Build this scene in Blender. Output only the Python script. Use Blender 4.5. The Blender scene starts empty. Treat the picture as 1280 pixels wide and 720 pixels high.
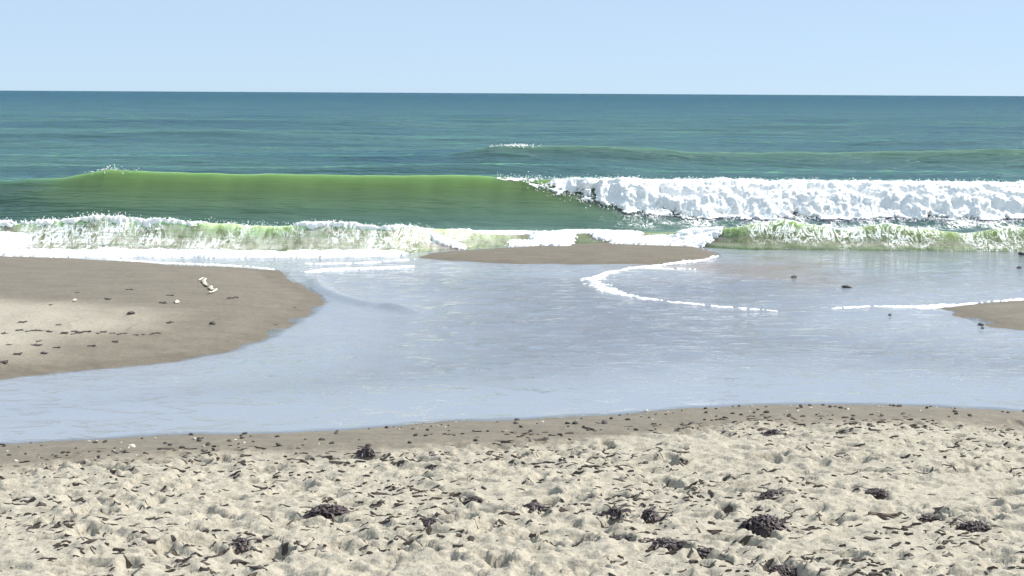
import bpy, math, random
import numpy as np
from mathutils import Matrix, Vector

random.seed(7)
rng = np.random.default_rng(7)
scene = bpy.context.scene
COL = scene.collection

# ------------------------------------------------------------------ camera
IMG_W, IMG_H, F_PX = 1280.0, 720.0, 1758.0
CAM_Z = 2.4
PITCH = math.atan((360.0 - 116.5) / F_PX)
ROLL = math.radians(0.31)
fwd = Vector((0, math.cos(PITCH), -math.sin(PITCH)))
up0 = Vector((0, math.sin(PITCH), math.cos(PITCH)))
rt0 = Vector((1, 0, 0))
rt = rt0 * math.cos(ROLL) + up0 * math.sin(ROLL)
up = up0 * math.cos(ROLL) - rt0 * math.sin(ROLL)
cam_data = bpy.data.cameras.new('camera')
cam = bpy.data.objects.new('camera', cam_data)
COL.objects.link(cam)
cam_data.sensor_fit = 'HORIZONTAL'
cam_data.sensor_width = 36.0
cam_data.lens = 36.0 * F_PX / IMG_W
cam_data.clip_start = 0.1
cam_data.clip_end = 60000.0
m = Matrix((rt, up, -fwd)).transposed().to_4x4()
m.translation = Vector((0, 0, CAM_Z))
cam.matrix_world = m
scene.camera = cam

# ------------------------------------------------------------------ world, sun, exposure
SUN_EL, SUN_AZ = math.radians(46), math.radians(72)      # azimuth from +Y towards +X
world = bpy.data.worlds.new('World')
scene.world = world
world.use_nodes = True
wn, wl = world.node_tree.nodes, world.node_tree.links
wn.clear()
w_out = wn.new('ShaderNodeOutputWorld')
w_bg = wn.new('ShaderNodeBackground')
w_sky = wn.new('ShaderNodeTexSky')
w_sky.sky_type = 'NISHITA'
w_sky.sun_disc = False
w_sky.sun_elevation = SUN_EL
w_sky.sun_rotation = SUN_AZ
w_sky.altitude = 0.0
w_sky.air_density = 0.45
w_sky.dust_density = 0.2
w_sky.ozone_density = 8.0
w_bg.inputs['Strength'].default_value = 0.12
w_mix = wn.new('ShaderNodeMix'); w_mix.data_type = 'RGBA'          # thin even haze over the clear sky
w_mix.inputs['Factor'].default_value = 0.78
w_mix.inputs[7].default_value = (3.55, 4.5, 5.35, 1)
wl.new(w_sky.outputs['Color'], w_mix.inputs[6])
wl.new(w_mix.outputs[2], w_bg.inputs['Color'])
wl.new(w_bg.outputs['Background'], w_out.inputs['Surface'])

sun_data = bpy.data.lights.new('sun', 'SUN')
sun_data.energy = 5.0
sun_data.angle = math.radians(0.53)
sun_data.color = (1.0, 0.95, 0.86)
sun = bpy.data.objects.new('sun', sun_data)
COL.objects.link(sun)
sdir = Vector((math.sin(SUN_AZ) * math.cos(SUN_EL), math.cos(SUN_AZ) * math.cos(SUN_EL), math.sin(SUN_EL)))
sun.rotation_euler = (-sdir).to_track_quat('-Z', 'Y').to_euler()
sun.location = sdir * 50

scene.view_settings.view_transform = 'Standard'
scene.view_settings.look = 'None'
scene.view_settings.gamma = 1.0
scene.view_settings.use_curve_mapping = False
scene.view_settings.exposure = 0.5
scene.cycles.use_denoising = True
scene.cycles.max_bounces = 8

# ------------------------------------------------------------------ numpy helpers
def hash2(ix, iy, seed):
    h = (ix.astype(np.int64) * 374761393 + iy.astype(np.int64) * 668265263 + seed * 1274126177) & 0xFFFFFFFF
    h = ((h ^ (h >> 13)) * 1274126177) & 0xFFFFFFFF
    h = ((h ^ (h >> 16)) * 2246822519) & 0xFFFFFFFF
    return ((h ^ (h >> 15)) & 0xFFFFFF) / float(0xFFFFFF)

def vnoise(x, y, seed=0):
    x, y = np.broadcast_arrays(np.asarray(x, float), np.asarray(y, float))
    ix, iy = np.floor(x), np.floor(y)
    fx, fy = x - ix, y - iy
    fx = fx * fx * fx * (fx * (fx * 6 - 15) + 10); fy = fy * fy * fy * (fy * (fy * 6 - 15) + 10)
    ix, iy = ix.astype(np.int64), iy.astype(np.int64)
    a, b = hash2(ix, iy, seed), hash2(ix + 1, iy, seed)
    c, d = hash2(ix, iy + 1, seed), hash2(ix + 1, iy + 1, seed)
    return (a + (b - a) * fx) * (1 - fy) + (c + (d - c) * fx) * fy      # 0..1

def fbm(x, y, seed=0, octv=4, gain=.5):
    s, a, tot = 0.0, 1.0, 0.0
    for o in range(octv):
        s = s + a * (vnoise(x * 2 ** o * 1.03 + 17.3 * o, y * 2 ** o * 1.03 - 9.1 * o, seed + o) - .5)
        tot += a; a *= gain
    return s / tot * 2                                                  # about -1..1

def worley(x, y, seed=0):
    x, y = np.broadcast_arrays(np.asarray(x, float), np.asarray(y, float))
    ix, iy = np.floor(x).astype(np.int64), np.floor(y).astype(np.int64)
    f1 = np.full(x.shape, 9.0); f2 = np.full(x.shape, 9.0)
    for dx in (-1, 0, 1):
        for dy in (-1, 0, 1):
            cx, cy = ix + dx, iy + dy
            px_ = cx + hash2(cx, cy, seed); py_ = cy + hash2(cx, cy, seed + 51)
            d = np.hypot(px_ - x, py_ - y)
            f2 = np.minimum(f2, np.maximum(f1, d)); f1 = np.minimum(f1, d)
    return f1, f2

def sstep(a, b, x):
    t = np.clip((x - a) / (b - a), 0, 1)
    return t * t * (3 - 2 * t)

def interp(x, pts):
    p = np.array(pts, float)
    return np.interp(x, p[:, 0], p[:, 1])

def ray(px, py):
    return fwd * F_PX + rt * (px - 640.0) + up * (360.0 - py)

def at_z(px, py, z=0.0):
    d = ray(px, py)
    t = (z - CAM_Z) / d.z
    return (d.x * t, d.y * t)

def poly_sd(X, Y, poly):
    """signed distance, positive inside"""
    P = np.array(poly, float); Q = np.roll(P, -1, axis=0)
    dmin = np.full(X.shape, 1e9); inside = np.zeros(X.shape, bool)
    for (ax, ay), (bx, by) in zip(P, Q):
        ex, ey = bx - ax, by - ay
        t = np.clip(((X - ax) * ex + (Y - ay) * ey) / (ex * ex + ey * ey + 1e-12), 0, 1)
        dmin = np.minimum(dmin, np.hypot(X - ax - t * ex, Y - ay - t * ey))
        cond = (ay > Y) != (by > Y)
        with np.errstate(divide='ignore', invalid='ignore'):
            xi = ax + (Y - ay) / (by - ay if by != ay else 1e-12) * ex
        inside ^= cond & (X < xi)
    return np.where(inside, dmin, -dmin)

def line_d(X, Y, pts):
    dmin = np.full(X.shape, 1e9); along = np.zeros(X.shape)
    n = len(pts) - 1
    for i in range(n):
        ax, ay = pts[i]; bx, by = pts[i + 1]
        ex, ey = bx - ax, by - ay
        t = np.clip(((X - ax) * ex + (Y - ay) * ey) / (ex * ex + ey * ey + 1e-12), 0, 1)
        d = np.hypot(X - ax - t * ex, Y - ay - t * ey)
        along = np.where(d < dmin, (i + t) / n, along); dmin = np.minimum(dmin, d)
    return dmin, along

def link(name, me, mat=None, parent=None):
    o = bpy.data.objects.new(name, me)
    COL.objects.link(o)
    if me is not None and mat is not None and not me.materials:
        me.materials.append(mat)
    if parent is not None:
        o.parent = parent
    return o

def tag(o, label=None, cat=None, group=None, kind=None):
    if label: o['label'] = label
    if cat: o['category'] = cat
    if group: o['group'] = group
    if kind: o['kind'] = kind
    return o

def mesh_np(name, V, F, attrs=None, smooth=True):
    """V (n,3), F (k,4) or (k,3)"""
    me = bpy.data.meshes.new(name)
    V = np.ascontiguousarray(V, np.float32); F = np.ascontiguousarray(F, np.int32)
    k, w = F.shape
    me.vertices.add(len(V)); me.vertices.foreach_set('co', V.ravel())
    me.loops.add(k * w); me.loops.foreach_set('vertex_index', F.ravel())
    me.polygons.add(k)
    me.polygons.foreach_set('loop_start', np.arange(0, k * w, w, dtype=np.int32))
    me.polygons.foreach_set('loop_total', np.full(k, w, np.int32))
    me.polygons.foreach_set('use_smooth', np.full(k, smooth, bool))
    me.update(calc_edges=True)
    for an, av in (attrs or {}).items():
        a = me.attributes.new(an, 'FLOAT', 'POINT')
        a.data.foreach_set('value', np.ascontiguousarray(av, np.float32).ravel())
    me.validate()
    return me

def grid_faces(nr, nc):
    i = np.arange((nr - 1) * (nc - 1)); r, c = i // (nc - 1), i % (nc - 1)
    a = r * nc + c
    return np.stack([a, a + 1, a + nc + 1, a + nc], 1)

def grid_mesh(name, X, Y, Z, attrs=None, keep=None):
    nr, nc = X.shape
    V = np.stack([X.ravel(), Y.ravel(), Z.ravel()], 1)
    F = grid_faces(nr, nc)
    if keep is not None:
        kf = keep.ravel()[F].any(axis=1); F = F[kf]
        used = np.zeros(len(V), bool); used[F.ravel()] = True
        idx = np.cumsum(used) - 1
        V = V[used]; F = idx[F]
        attrs = {k: v.ravel()[used] for k, v in (attrs or {}).items()}
    return mesh_np(name, V, F, attrs)

def axis(*segs):
    """segs: (start, end, step) joined into one monotonic axis"""
    out = []
    for a, b, s in segs:
        n = max(1, int(round((b - a) / s)))
        out.append(np.linspace(a, b, n, endpoint=False))
    out.append(np.array([segs[-1][1]]))
    return np.concatenate(out)

# ------------------------------------------------------------------ node helpers
def new_mat(name):
    mt = bpy.data.materials.new(name); mt.use_nodes = True
    nt = mt.node_tree; nt.nodes.clear()
    out = nt.nodes.new('ShaderNodeOutputMaterial')
    return mt, nt, out

class NT:
    def __init__(s, nt): s.nt = nt
    def n(s, t, **kw):
        nd = s.nt.nodes.new(t)
        for k, v in kw.items():
            if k.startswith('_'): setattr(nd, k[1:], v)
        return nd
    def l(s, a, b): s.nt.links.new(a, b)
    def setin(s, sock, v):
        if hasattr(v, 'is_linked') or hasattr(v, 'links'): s.l(v, sock)
        else: sock.default_value = v
    def math(s, op, a, b=None, clamp=False):
        nd = s.n('ShaderNodeMath'); nd.operation = op; nd.use_clamp = clamp
        s.setin(nd.inputs[0], a)
        if b is not None: s.setin(nd.inputs[1], b)
        return nd.outputs[0]
    def mix(s, f, a, b):
        nd = s.n('ShaderNodeMix'); nd.data_type = 'RGBA'
        s.setin(nd.inputs['Factor'], f)
        s.setin(nd.inputs[6], a if not isinstance(a, tuple) else a + (1,))
        s.setin(nd.inputs[7], b if not isinstance(b, tuple) else b + (1,))
        return nd.outputs[2]
    def ramp(s, v, stops):
        nd = s.n('ShaderNodeValToRGB'); s.l(v, nd.inputs[0])
        el = nd.color_ramp.elements
        while len(el) < len(stops): el.new(0.5)
        for e, (p, c) in zip(el, stops):
            e.position = p; e.color = (c, c, c, 1) if not isinstance(c, tuple) else c + (1,)
        return nd.outputs[0]
    def pos(s, scale=(1, 1, 1)):
        g = s.n('ShaderNodeNewGeometry')
        mp = s.n('ShaderNodeMapping'); mp.inputs['Scale'].default_value = scale
        s.l(g.outputs['Position'], mp.inputs['Vector']); return mp.outputs[0]
    def noise(s, vec, scale, detail=4, rough=.55, dist=0.0):
        nd = s.n('ShaderNodeTexNoise'); s.l(vec, nd.inputs['Vector'])
        nd.inputs['Scale'].default_value = scale; nd.inputs['Detail'].default_value = detail
        nd.inputs['Roughness'].default_value = rough; nd.inputs['Distortion'].default_value = dist
        return nd.outputs['Fac']
    def attr(s, name):
        nd = s.n('ShaderNodeAttribute'); nd.attribute_name = name; return nd.outputs['Fac']
    def bump(s, h, dist, strength=1.0, normal=None):
        nd = s.n('ShaderNodeBump'); s.setin(nd.inputs['Strength'], strength)
        s.setin(nd.inputs['Distance'], dist); s.l(h, nd.inputs['Height'])
        if normal is not None: s.l(normal, nd.inputs['Normal'])
        return nd.outputs[0]

# ------------------------------------------------------------------ materials
def make_sand():
    mt, nt, out = new_mat('sand'); k = NT(nt)
    p = k.pos()
    wet = k.attr('wet')
    n1 = k.noise(p, 1.7, 5); n2 = k.noise(p, 14, 5); n3 = k.noise(p, 260, 2, .7)
    wetf = k.math('ADD', wet, k.math('MULTIPLY', k.math('SUBTRACT', n2, .5), .5), True)
    dry = k.mix(k.ramp(n2, [(.3, 0.0), (.7, 1.0)]), (.35, .318, .258), (.435, .402, .335))
    wetc = k.mix(k.ramp(k.noise(k.pos((1.0, 2.2, 1)), 2.4, 6, .65), [(.33, 0.0), (.67, 1.0)]), (.118, .098, .072), (.168, .143, .108))
    col = k.mix(wetf, dry, wetc)
    n4 = k.noise(p, 45, 3, .7)
    col = k.mix(k.ramp(n4, [(.36, .45), (.5, 0.0)]), col, (.12, .10, .08))
    col = k.mix(k.ramp(n3, [(.30, .35), (.45, 0.0)]), col, (.10, .08, .06))
    vo = k.n('ShaderNodeTexVoronoi'); k.l(p, vo.inputs['Vector']); vo.inputs['Scale'].default_value = 38
    sp = k.math('MULTIPLY', k.ramp(vo.outputs['Distance'], [(.10, 1.0), (.16, 0.0)]),
                k.math('GREATER_THAN', n1, .53))
    col = k.mix(k.math('MULTIPLY', sp, .5), col, (.62, .57, .48))
    b = k.n('ShaderNodeBsdfPrincipled')
    k.l(col, b.inputs['Base Color'])
    k.l(k.ramp(wetf, [(0, .95), (1, .62)]), b.inputs['Roughness'])
    b.inputs['Specular IOR Level'].default_value = .3
    h = k.math('ADD', k.math('MULTIPLY', n2, .6), k.math('MULTIPLY', k.noise(p, 70, 4, .65), .35))
    k.l(k.bump(h, .02, k.ramp(wetf, [(0, .8), (1, .55)])), b.inputs['Normal'])
    k.l(b.outputs[0], out.inputs[0]); return mt

def make_sea():
    mt, nt, out = new_mat('sea_water'); k = NT(nt)
    p = k.pos(); ps = k.pos((.45, 1.5, 1))
    sed_glow, veil = k.attr('sediment_glow'), k.attr('veil')
    nb = k.noise(k.pos((.05, .16, 1)), 1.0, 5)
    deep = k.mix(k.ramp(nb, [(.35, 0.0), (.68, 1.0)]), (.022, .058, .080), (.038, .084, .088))
    deep = k.mix(k.attr('offshore_shade'), deep, (.010, .040, .062))  # wave shading towards the horizon put into the colour, along with deeper water
    col = k.mix(sed_glow, deep, (.098, .160, .062))  # green glow through thin crests painted in, plus near-shore sediment
    col = k.mix(k.attr('khaki'), col, (.125, .140, .055))
    vn = k.noise(k.pos((3.4, 1.2, 1.2)), 2.6, 6, .68, .4)
    vf = k.math('MULTIPLY', veil, k.ramp(vn, [(.36, .15), (.62, 1.0)]), True)
    col = k.mix(vf, col, (.46, .50, .38))
    # foam veins drawn out over the face of the shore wave
    pt = k.noise(k.pos((1.4, 1.4, 1.8)), 1.0, 5, .65)
    thr = k.math('MULTIPLY', k.attr('lace'), k.ramp(pt, [(.36, 0.0), (.70, 1.0)]))
    v1 = k.math('ABSOLUTE', k.math('SUBTRACT', k.noise(k.pos((4.0, 1.3, 1.8)), 1.3, 5, .62, 1.4), .5))
    v2 = k.math('ABSOLUTE', k.math('SUBTRACT', k.noise(k.pos((9.0, 3.0, 4.2)), 1.3, 4, .6, 1.0), .5))
    vein = k.math('SUBTRACT', k.math('MULTIPLY', thr, .085), k.math('MINIMUM', v1, k.math('MULTIPLY', v2, 1.6)))
    vein = k.ramp(k.math('ADD', k.math('MULTIPLY', vein, 14.0), .5, True), [(.5, 0.0), (1.0, 1.0)])
    col = k.mix(vein, col, (.88, .90, .88))
    b = k.n('ShaderNodeBsdfPrincipled')
    k.l(col, b.inputs['Base Color'])
    b.inputs['Specular IOR Level'].default_value = 0.0
    b.inputs['Roughness'].default_value = .6
    k.l(k.math('SUBTRACT', 1.0, vein), b.inputs['Subsurface Weight'])
    b.inputs['Subsurface Radius'].default_value = (.5, 1.0, .3)
    b.inputs['Subsurface Scale'].default_value = .9
    n1 = k.noise(ps, 1.1, 6, .6, .4); n2 = k.noise(ps, 6.0, 4, .6, .3)
    far = k.noise(k.pos((.06, .25, 1)), 1.0, 6, .65)
    calm = k.attr('calm')
    nf = k.bump(far, k.math('MULTIPLY', calm, 1.8), .85)
    nf = k.bump(n1, k.math('MULTIPLY', calm, .34), .8, nf)
    nf = k.bump(n2, k.math('MULTIPLY', calm, .035), .6, nf)
    k.l(nf, b.inputs['Normal'])
    # wind-roughened water reflects far less of the low sky than a mirror would
    fr = k.n('ShaderNodeFresnel'); fr.inputs['IOR'].default_value = 1.333; k.l(nf, fr.inputs['Normal'])
    gl = k.n('ShaderNodeBsdfGlossy'); gl.inputs['Roughness'].default_value = .22; k.l(nf, gl.inputs['Normal'])
    mx = k.n('ShaderNodeMixShader'); k.l(k.math('MINIMUM', k.math('MULTIPLY', fr.outputs[0], .8), .15), mx.inputs[0])
    k.l(b.outputs[0], mx.inputs[1]); k.l(gl.outputs[0], mx.inputs[2])
    k.l(mx.outputs[0], out.inputs[0]); return mt

def make_pool():
    mt, nt, out = new_mat('pool_water'); k = NT(nt)
    rip = k.attr('ripple')
    p1 = k.pos((1.0, 1.7, 1)); p2 = k.pos((1.5, 2.2, 1))
    n1 = k.noise(p1, 2.6, 4, .6, 1.0); n2 = k.noise(p2, 6.0, 4, .6, .5)
    n1 = k.ramp(n1, [(.30, 0.0), (.47, .85), (.75, 1.0)])
    nf = k.bump(n1, k.math('MULTIPLY', rip, .05), 1.0)
    nf = k.bump(n2, k.math('MULTIPLY', rip, .016), 1.0, nf)
    fr = k.n('ShaderNodeFresnel'); fr.inputs['IOR'].default_value = 1.333; k.l(nf, fr.inputs['Normal'])
    gl = k.n('ShaderNodeBsdfGlossy'); gl.inputs['Roughness'].default_value = .06
    gl.inputs['Color'].default_value = (1, 1, 1, 1); k.l(nf, gl.inputs['Normal'])
    df = k.n('ShaderNodeBsdfDiffuse'); k.l(k.mix(k.attr('shoal'), k.mix(k.attr('channel'), (.275, .305, .355), (.185, .205, .245)), (.235, .21, .215)), df.inputs['Color'])
    tr = k.n('ShaderNodeBsdfTransparent'); tr.inputs['Color'].default_value = (.9, .93, .95, 1)
    m1 = k.n('ShaderNodeMixShader')
    k.l(k.ramp(k.attr('depth'), [(0, .6), (.25, .10)]), m1.inputs[0])
    k.l(df.outputs[0], m1.inputs[1]); k.l(tr.outputs[0], m1.inputs[2])
    m2 = k.n('ShaderNodeMixShader')
    k.l(fr.outputs[0], m2.inputs[0]); k.l(m1.outputs[0], m2.inputs[1]); k.l(gl.outputs[0], m2.inputs[2])
    k.l(m2.outputs[0], out.inputs[0]); return mt

def make_foam():
    mt, nt, out = new_mat('foam'); k = NT(nt)
    p = k.pos()
    b = k.n('ShaderNodeBsdfPrincipled')
    b.inputs['Base Color'].default_value = (.90, .91, .91, 1)
    b.inputs['Roughness'].default_value = .7
    h = k.noise(p, 32, 5, .75)
    k.l(k.bump(h, .022, .8), b.inputs['Normal'])
    k.l(b.outputs[0], out.inputs[0]); return mt

def make_simple(name, c1, c2, scale=30, rough=.6, bump=.004):
    mt, nt, out = new_mat(name); k = NT(nt)
    oi = k.n('ShaderNodeObjectInfo')
    tc = k.n('ShaderNodeTexCoord')
    n = k.noise(tc.outputs['Object'], scale, 4)
    f = k.math('ADD', k.ramp(n, [(.3, 0.0), (.7, .7)]), k.math('MULTIPLY', oi.outputs['Random'], .3), True)
    b = k.n('ShaderNodeBsdfPrincipled')
    k.l(k.mix(f, c1, c2), b.inputs['Base Color']); b.inputs['Roughness'].default_value = rough
    k.l(k.bump(n, bump), b.inputs['Normal'])
    k.l(b.outputs[0], out.inputs[0]); return mt

M_SAND, M_SEA, M_POOL, M_FOAM = make_sand(), make_sea(), make_pool(), make_foam()
M_STONE = make_simple('dark_stone', (.035, .032, .032), (.09, .08, .07), 25)
M_SHELL = make_simple('shell', (.78, .74, .66), (.62, .54, .43), 60, .45)
M_WEED = make_simple('seaweed', (.030, .020, .026), (.070, .048, .046), 40, .55)
M_WEED_SHADE = make_simple('weed_shade_bits', (.034, .025, .022), (.115, .088, .068), 9, .7)  # dark tone for small sand shadows as well as weed
M_WOOD = make_simple('driftwood', (.06, .045, .032), (.15, .115, .08), 40, .8)
M_SCRAP = make_simple('pale_scrap', (.52, .47, .37), (.64, .59, .48), 20, .6)

# ------------------------------------------------------------------ outlines (pixels on the water level, z = 0)
EDGE = [at_z(x, y) for x, y in [(-500, 580), (-200, 566), (0, 556), (60, 552), (140, 548), (240, 543.5), (330, 541), (430, 538),
        (500, 532), (560, 528), (640, 525), (720, 521), (800, 516), (850, 511), (950, 507), (1050, 506),
        (1150, 508), (1220, 511), (1280, 514), (1450, 522), (1800, 540)]]
LEFT_BANK = [at_z(x, y) for x, y in [(-900, 500), (-300, 490), (0, 475), (100, 465), (180, 458), (250, 448), (300, 436), (340, 421),
        (355, 410), (371, 399), (398, 386), (406, 376), (390, 362), (362, 351), (350, 338), (300, 334.5), (220, 331),
        (150, 326), (80, 322), (0, 320), (-300, 318), (-900, 316)]]
RIGHT_BANK = [at_z(x, y) for x, y in [(1183, 385), (1202, 395), (1217, 403), (1250, 409), (1280, 413), (1500, 432), (2000, 450),
        (2000, 350), (1500, 362), (1280, 375), (1240, 378.5), (1205, 382)]]
CENTRE_BAR = [at_z(x, y) for x, y in [(520, 322), (560, 327), (640, 329.5), (720, 330.5), (800, 329.5), (860, 327.5), (893, 322),
        (895, 317), (870, 309), (820, 306), (760, 303), (700, 305), (640, 309), (580, 313), (545, 316)]]

# ------------------------------------------------------------------ ground (sand)
gx = axis((-90, -12, 3), (-12, -4.4, .09), (-4.4, 4.4, .0145), (4.4, 12, .09), (12, 90, 3))
gy = axis((-40, 4.6, 1.5), (4.6, 9.6, .0145), (9.6, 11.4, .02), (11.4, 23, .055), (23, 30, .35), (30, 80, 5))
GX, GY = np.meshgrid(gx, gy)
e = np.array(EDGE)
wob = .05 * fbm(GX * 1.6, GY * 1.6, 3, 4) + .02 * fbm(GX * 7, GY * 7, 4, 3)
sN = np.interp(GX, e[:, 0], e[:, 1]) - GY + wob
wob2 = .12 * fbm(GX * 1.5, GY * 1.1, 13, 5, .6)
sL = poly_sd(GX, GY, LEFT_BANK) + wob2
sR = poly_sd(GX, GY, RIGHT_BANK) + wob2 * .7
sC = poly_sd(GX, GY, CENTRE_BAR) + wob2 * .6

def land(s, top, w, slope=0.0):
    return np.where(s > 0, top * (1 - np.exp(-np.maximum(s, 0) / w)) + slope * np.maximum(s, 0), -.30 * (1 - np.exp(-np.maximum(-s, 0) / 2.2)))
zN = land(sN, .03, .35, .066)
zN = np.where(sN > 14, zN + (sN - 14) * -.02, zN)
zL = land(sL, .15, 1.2)
zR = land(sR, .12, 1.1)
zC = land(sC, .05, .35)
GZ = np.maximum(np.maximum(zN, zL), np.maximum(zR, zC))
GZ = np.where(GY > 22.6, np.minimum(GZ, -.02) - .11 * (GY - 22.6), GZ)
GZ = np.maximum(GZ, -4.0)
land_near = sstep(-.02, .25, sN)
dryness = sstep(.55, 1.25, sN + .28 * fbm(GX * 1.1, GY * 1.4, 21, 4))      # trampled, dry part
# gentle undulation and wind relief
GZ += .035 * fbm(GX * .9, GY * 1.2, 31, 4) * sstep(.3, 2.0, sN)
r1 = fbm(GX * 5.0, GY * 5.0, 41, 4, .55)
r2 = fbm(GX * 15.0, GY * 15.0, 43, 3, .55)
GZ += dryness * (.008 * r1 + .008 * r2)
pn = fbm(GX * 7.0, GY * 11.0, 45, 4, .62) + .25 * fbm(GX * 18, GY * 22, 46, 2)
trod = .35 + .65 * sstep(-.3, .3, fbm(GX * .8, GY * .9, 47, 3))
GZ += dryness * trod * (.013 * sstep(.07, .15, pn) + .010 * sstep(.34, .41, pn) - .014 * sstep(-.22, -.29, pn))
GZ += land_near * (1 - dryness) * (.003 * r2 + .004 * r1)
bank = np.maximum(sstep(0, .6, sL), sstep(0, .6, sR))
GZ += bank * (.010 * fbm(GX * .8, GY * .8, 51, 4))
ldry = sstep(.35, 1.1, sL + .4 * fbm(GX * 1.2, GY * 1.2, 56, 3)) * sstep(-3.3, -5.0, GX + .9 * fbm(GX, GY, 55, 3)) * sstep(15.6, 14.2, GY + .5 * fbm(GX, GY, 59, 3))
GZ += ldry * (.016 * fbm(GX * 3.0, GY * 3.0, 57, 4) + .02 * sstep(.05, .3, fbm(GX * 2.2, GY * 2.2, 58, 4)))

def stamp(cx, cy, a, b, ang, depth, rim, seed, toe=0.0):
    R = 2.0 * max(a, b)
    i0, i1 = np.searchsorted(gy, [cy - R, cy + R]); j0, j1 = np.searchsorted(gx, [cx - R, cx + R])
    if i1 - i0 < 2 or j1 - j0 < 2: return
    x = GX[i0:i1, j0:j1] - cx; y = GY[i0:i1, j0:j1] - cy
    c, s = math.cos(ang), math.sin(ang)
    u, v = (x * c + y * s) / a, (-x * s + y * c) / b
    waist = 1 - toe * np.exp(-((u + .1) / .35) ** 2)
    d = np.hypot(u, v / waist)
    d = d * (1 + .35 * (vnoise(x / a * 1.7 + seed, y / a * 1.7, seed) - .5))
    pit = -depth * sstep(1.12, .80, d)
    rm = rim * np.exp(-((d - 1.22) / .20) ** 2) * (.35 + 1.3 * vnoise(x * 9 + seed, y * 9, seed + 1))
    GZ[i0:i1, j0:j1] += (pit + rm) * dryness[i0:i1, j0:j1]

for i in range(2200):                                                    # trampled pits and clods
    cy = 4.8 + 5.6 * rng.random() ** 1.0; cx = (rng.random() - .5) * (2.2 + .86 * cy) * 1.1
    a = .022 + .05 * rng.random() ** 2
    stamp(cx, cy, a * 2.3, a, rng.normal(0, .6), .006 + .018 * rng.random() ** 2, .003 + .006 * rng.random(), i)
walks = [(-3.2, 5.0, 1.2), (-1.6, 4.9, 1.75), (-.3, 4.9, 1.4), (.6, 5.2, .25), (1.6, 4.8, 1.9), (2.6, 5.0, 1.1), (-3.4, 7.0, .15), (-2.8, 8.4, -.05),
         (-1.0, 7.6, .1), (2.9, 4.9, 2.5), (-2.0, 6.2, .35), (.3, 8.7, -.12), (0.4, 6.6, -.25)]
fid = 5000
for (x, y, ang) in walks:
    for st in range(12):
        sd_ = .10 if st % 2 else -.10
        fx = x + math.cos(ang) * .62 * st + sd_ * -math.sin(ang) + rng.normal(0, .04)
        fy = y + math.sin(ang) * .62 * st + sd_ * math.cos(ang) + rng.normal(0, .04)
        ang += rng.normal(0, .05); fid += 1
        if 4.7 < fy < 9.9: stamp(fx, fy, .135, .055, ang + rng.normal(0, .12), .026 + .02 * rng.random(), .008, fid, .25)

def ground_at(x, y):
    j = int(np.clip(np.searchsorted(gx, x) - 1, 0, len(gx) - 2)); i = int(np.clip(np.searchsorted(gy, y) - 1, 0, len(gy) - 2))
    tx = (x - gx[j]) / (gx[j + 1] - gx[j]); ty = (y - gy[i]) / (gy[i + 1] - gy[i])
    return float((GZ[i, j] * (1 - tx) + GZ[i, j + 1] * tx) * (1 - ty) + (GZ[i + 1, j] * (1 - tx) + GZ[i + 1, j + 1] * tx) * ty)

def at_ground(px, py):
    z = 0.0
    d = ray(px, py)
    lo, hi = 3.0, 40.0
    for s in np.arange(3.0, 40.0, .05):
        t = s / d.y; zz = CAM_Z + d.z * t
        if zz <= ground_at(d.x * t, s): hi = s; break
        lo = s
    for _ in range(14):
        mid = .5 * (lo + hi); t = mid / d.y
        if CAM_Z + d.z * t <= ground_at(d.x * t, mid): hi = mid
        else: lo = mid
    t = hi / d.y
    return (d.x * t, hi, ground_at(d.x * t, hi))

# deep footprints that the photograph shows as dark hollows
for i, (px, py, a, b, ang, dp) in enumerate([(772, 680, .085, .075, .1, .075), (832, 686, .125, .08, .05, .085), (888, 698, .10, .075, -.4, .075),
        (612, 700, .11, .06, -.3, .06), (545, 655, .07, .05, 0, .05), (590, 628, .07, .05, 0, .05), (668, 637, .08, .05, 0, .05), (302, 686, .05, .045, 0, .05), (215, 680, .06, .045, 0, .04), (350, 694, .06, .05, .2, .045),
        (1215, 665, .10, .06, -.3, .05), (768, 650, .05, .05, 0, .05), (815, 650, .06, .05, 0, .05), (975, 715, .09, .07, 0, .06), (1160, 650, .07, .04, 0, .04),
        (650, 570, .05, .04, 0, .03), (810, 590, .06, .04, 0, .035), (1095, 617, .07, .04, 0, .04)]):
    x, y, z = at_ground(px, py)
    stamp(x, y, a, b, ang, dp, .016, 9000 + i)

wet = 1 - sstep(.75, 1.30, sN + .35 * fbm(GX * 1.1, GY * 1.4, 21, 4))
wet = np.maximum(wet * .85, sstep(.16, .02, sN) * (sN > -1))
wet = np.where(GY > 11.2, .88 - .75 * ldry + .28 * sstep(.35, .0, np.maximum(np.maximum(sL, sR), sC)), wet)
wet = np.where(sC > -.1, np.maximum(wet, .95), wet)
ground = link('sand_beach', grid_mesh('sand_beach', GX, GY, GZ, {'wet': np.clip(wet, 0, 1)}), M_SAND)
tag(ground, 'pale trampled sand beach with damp brown banks round the tidal pool', 'sand', kind='structure')

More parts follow.
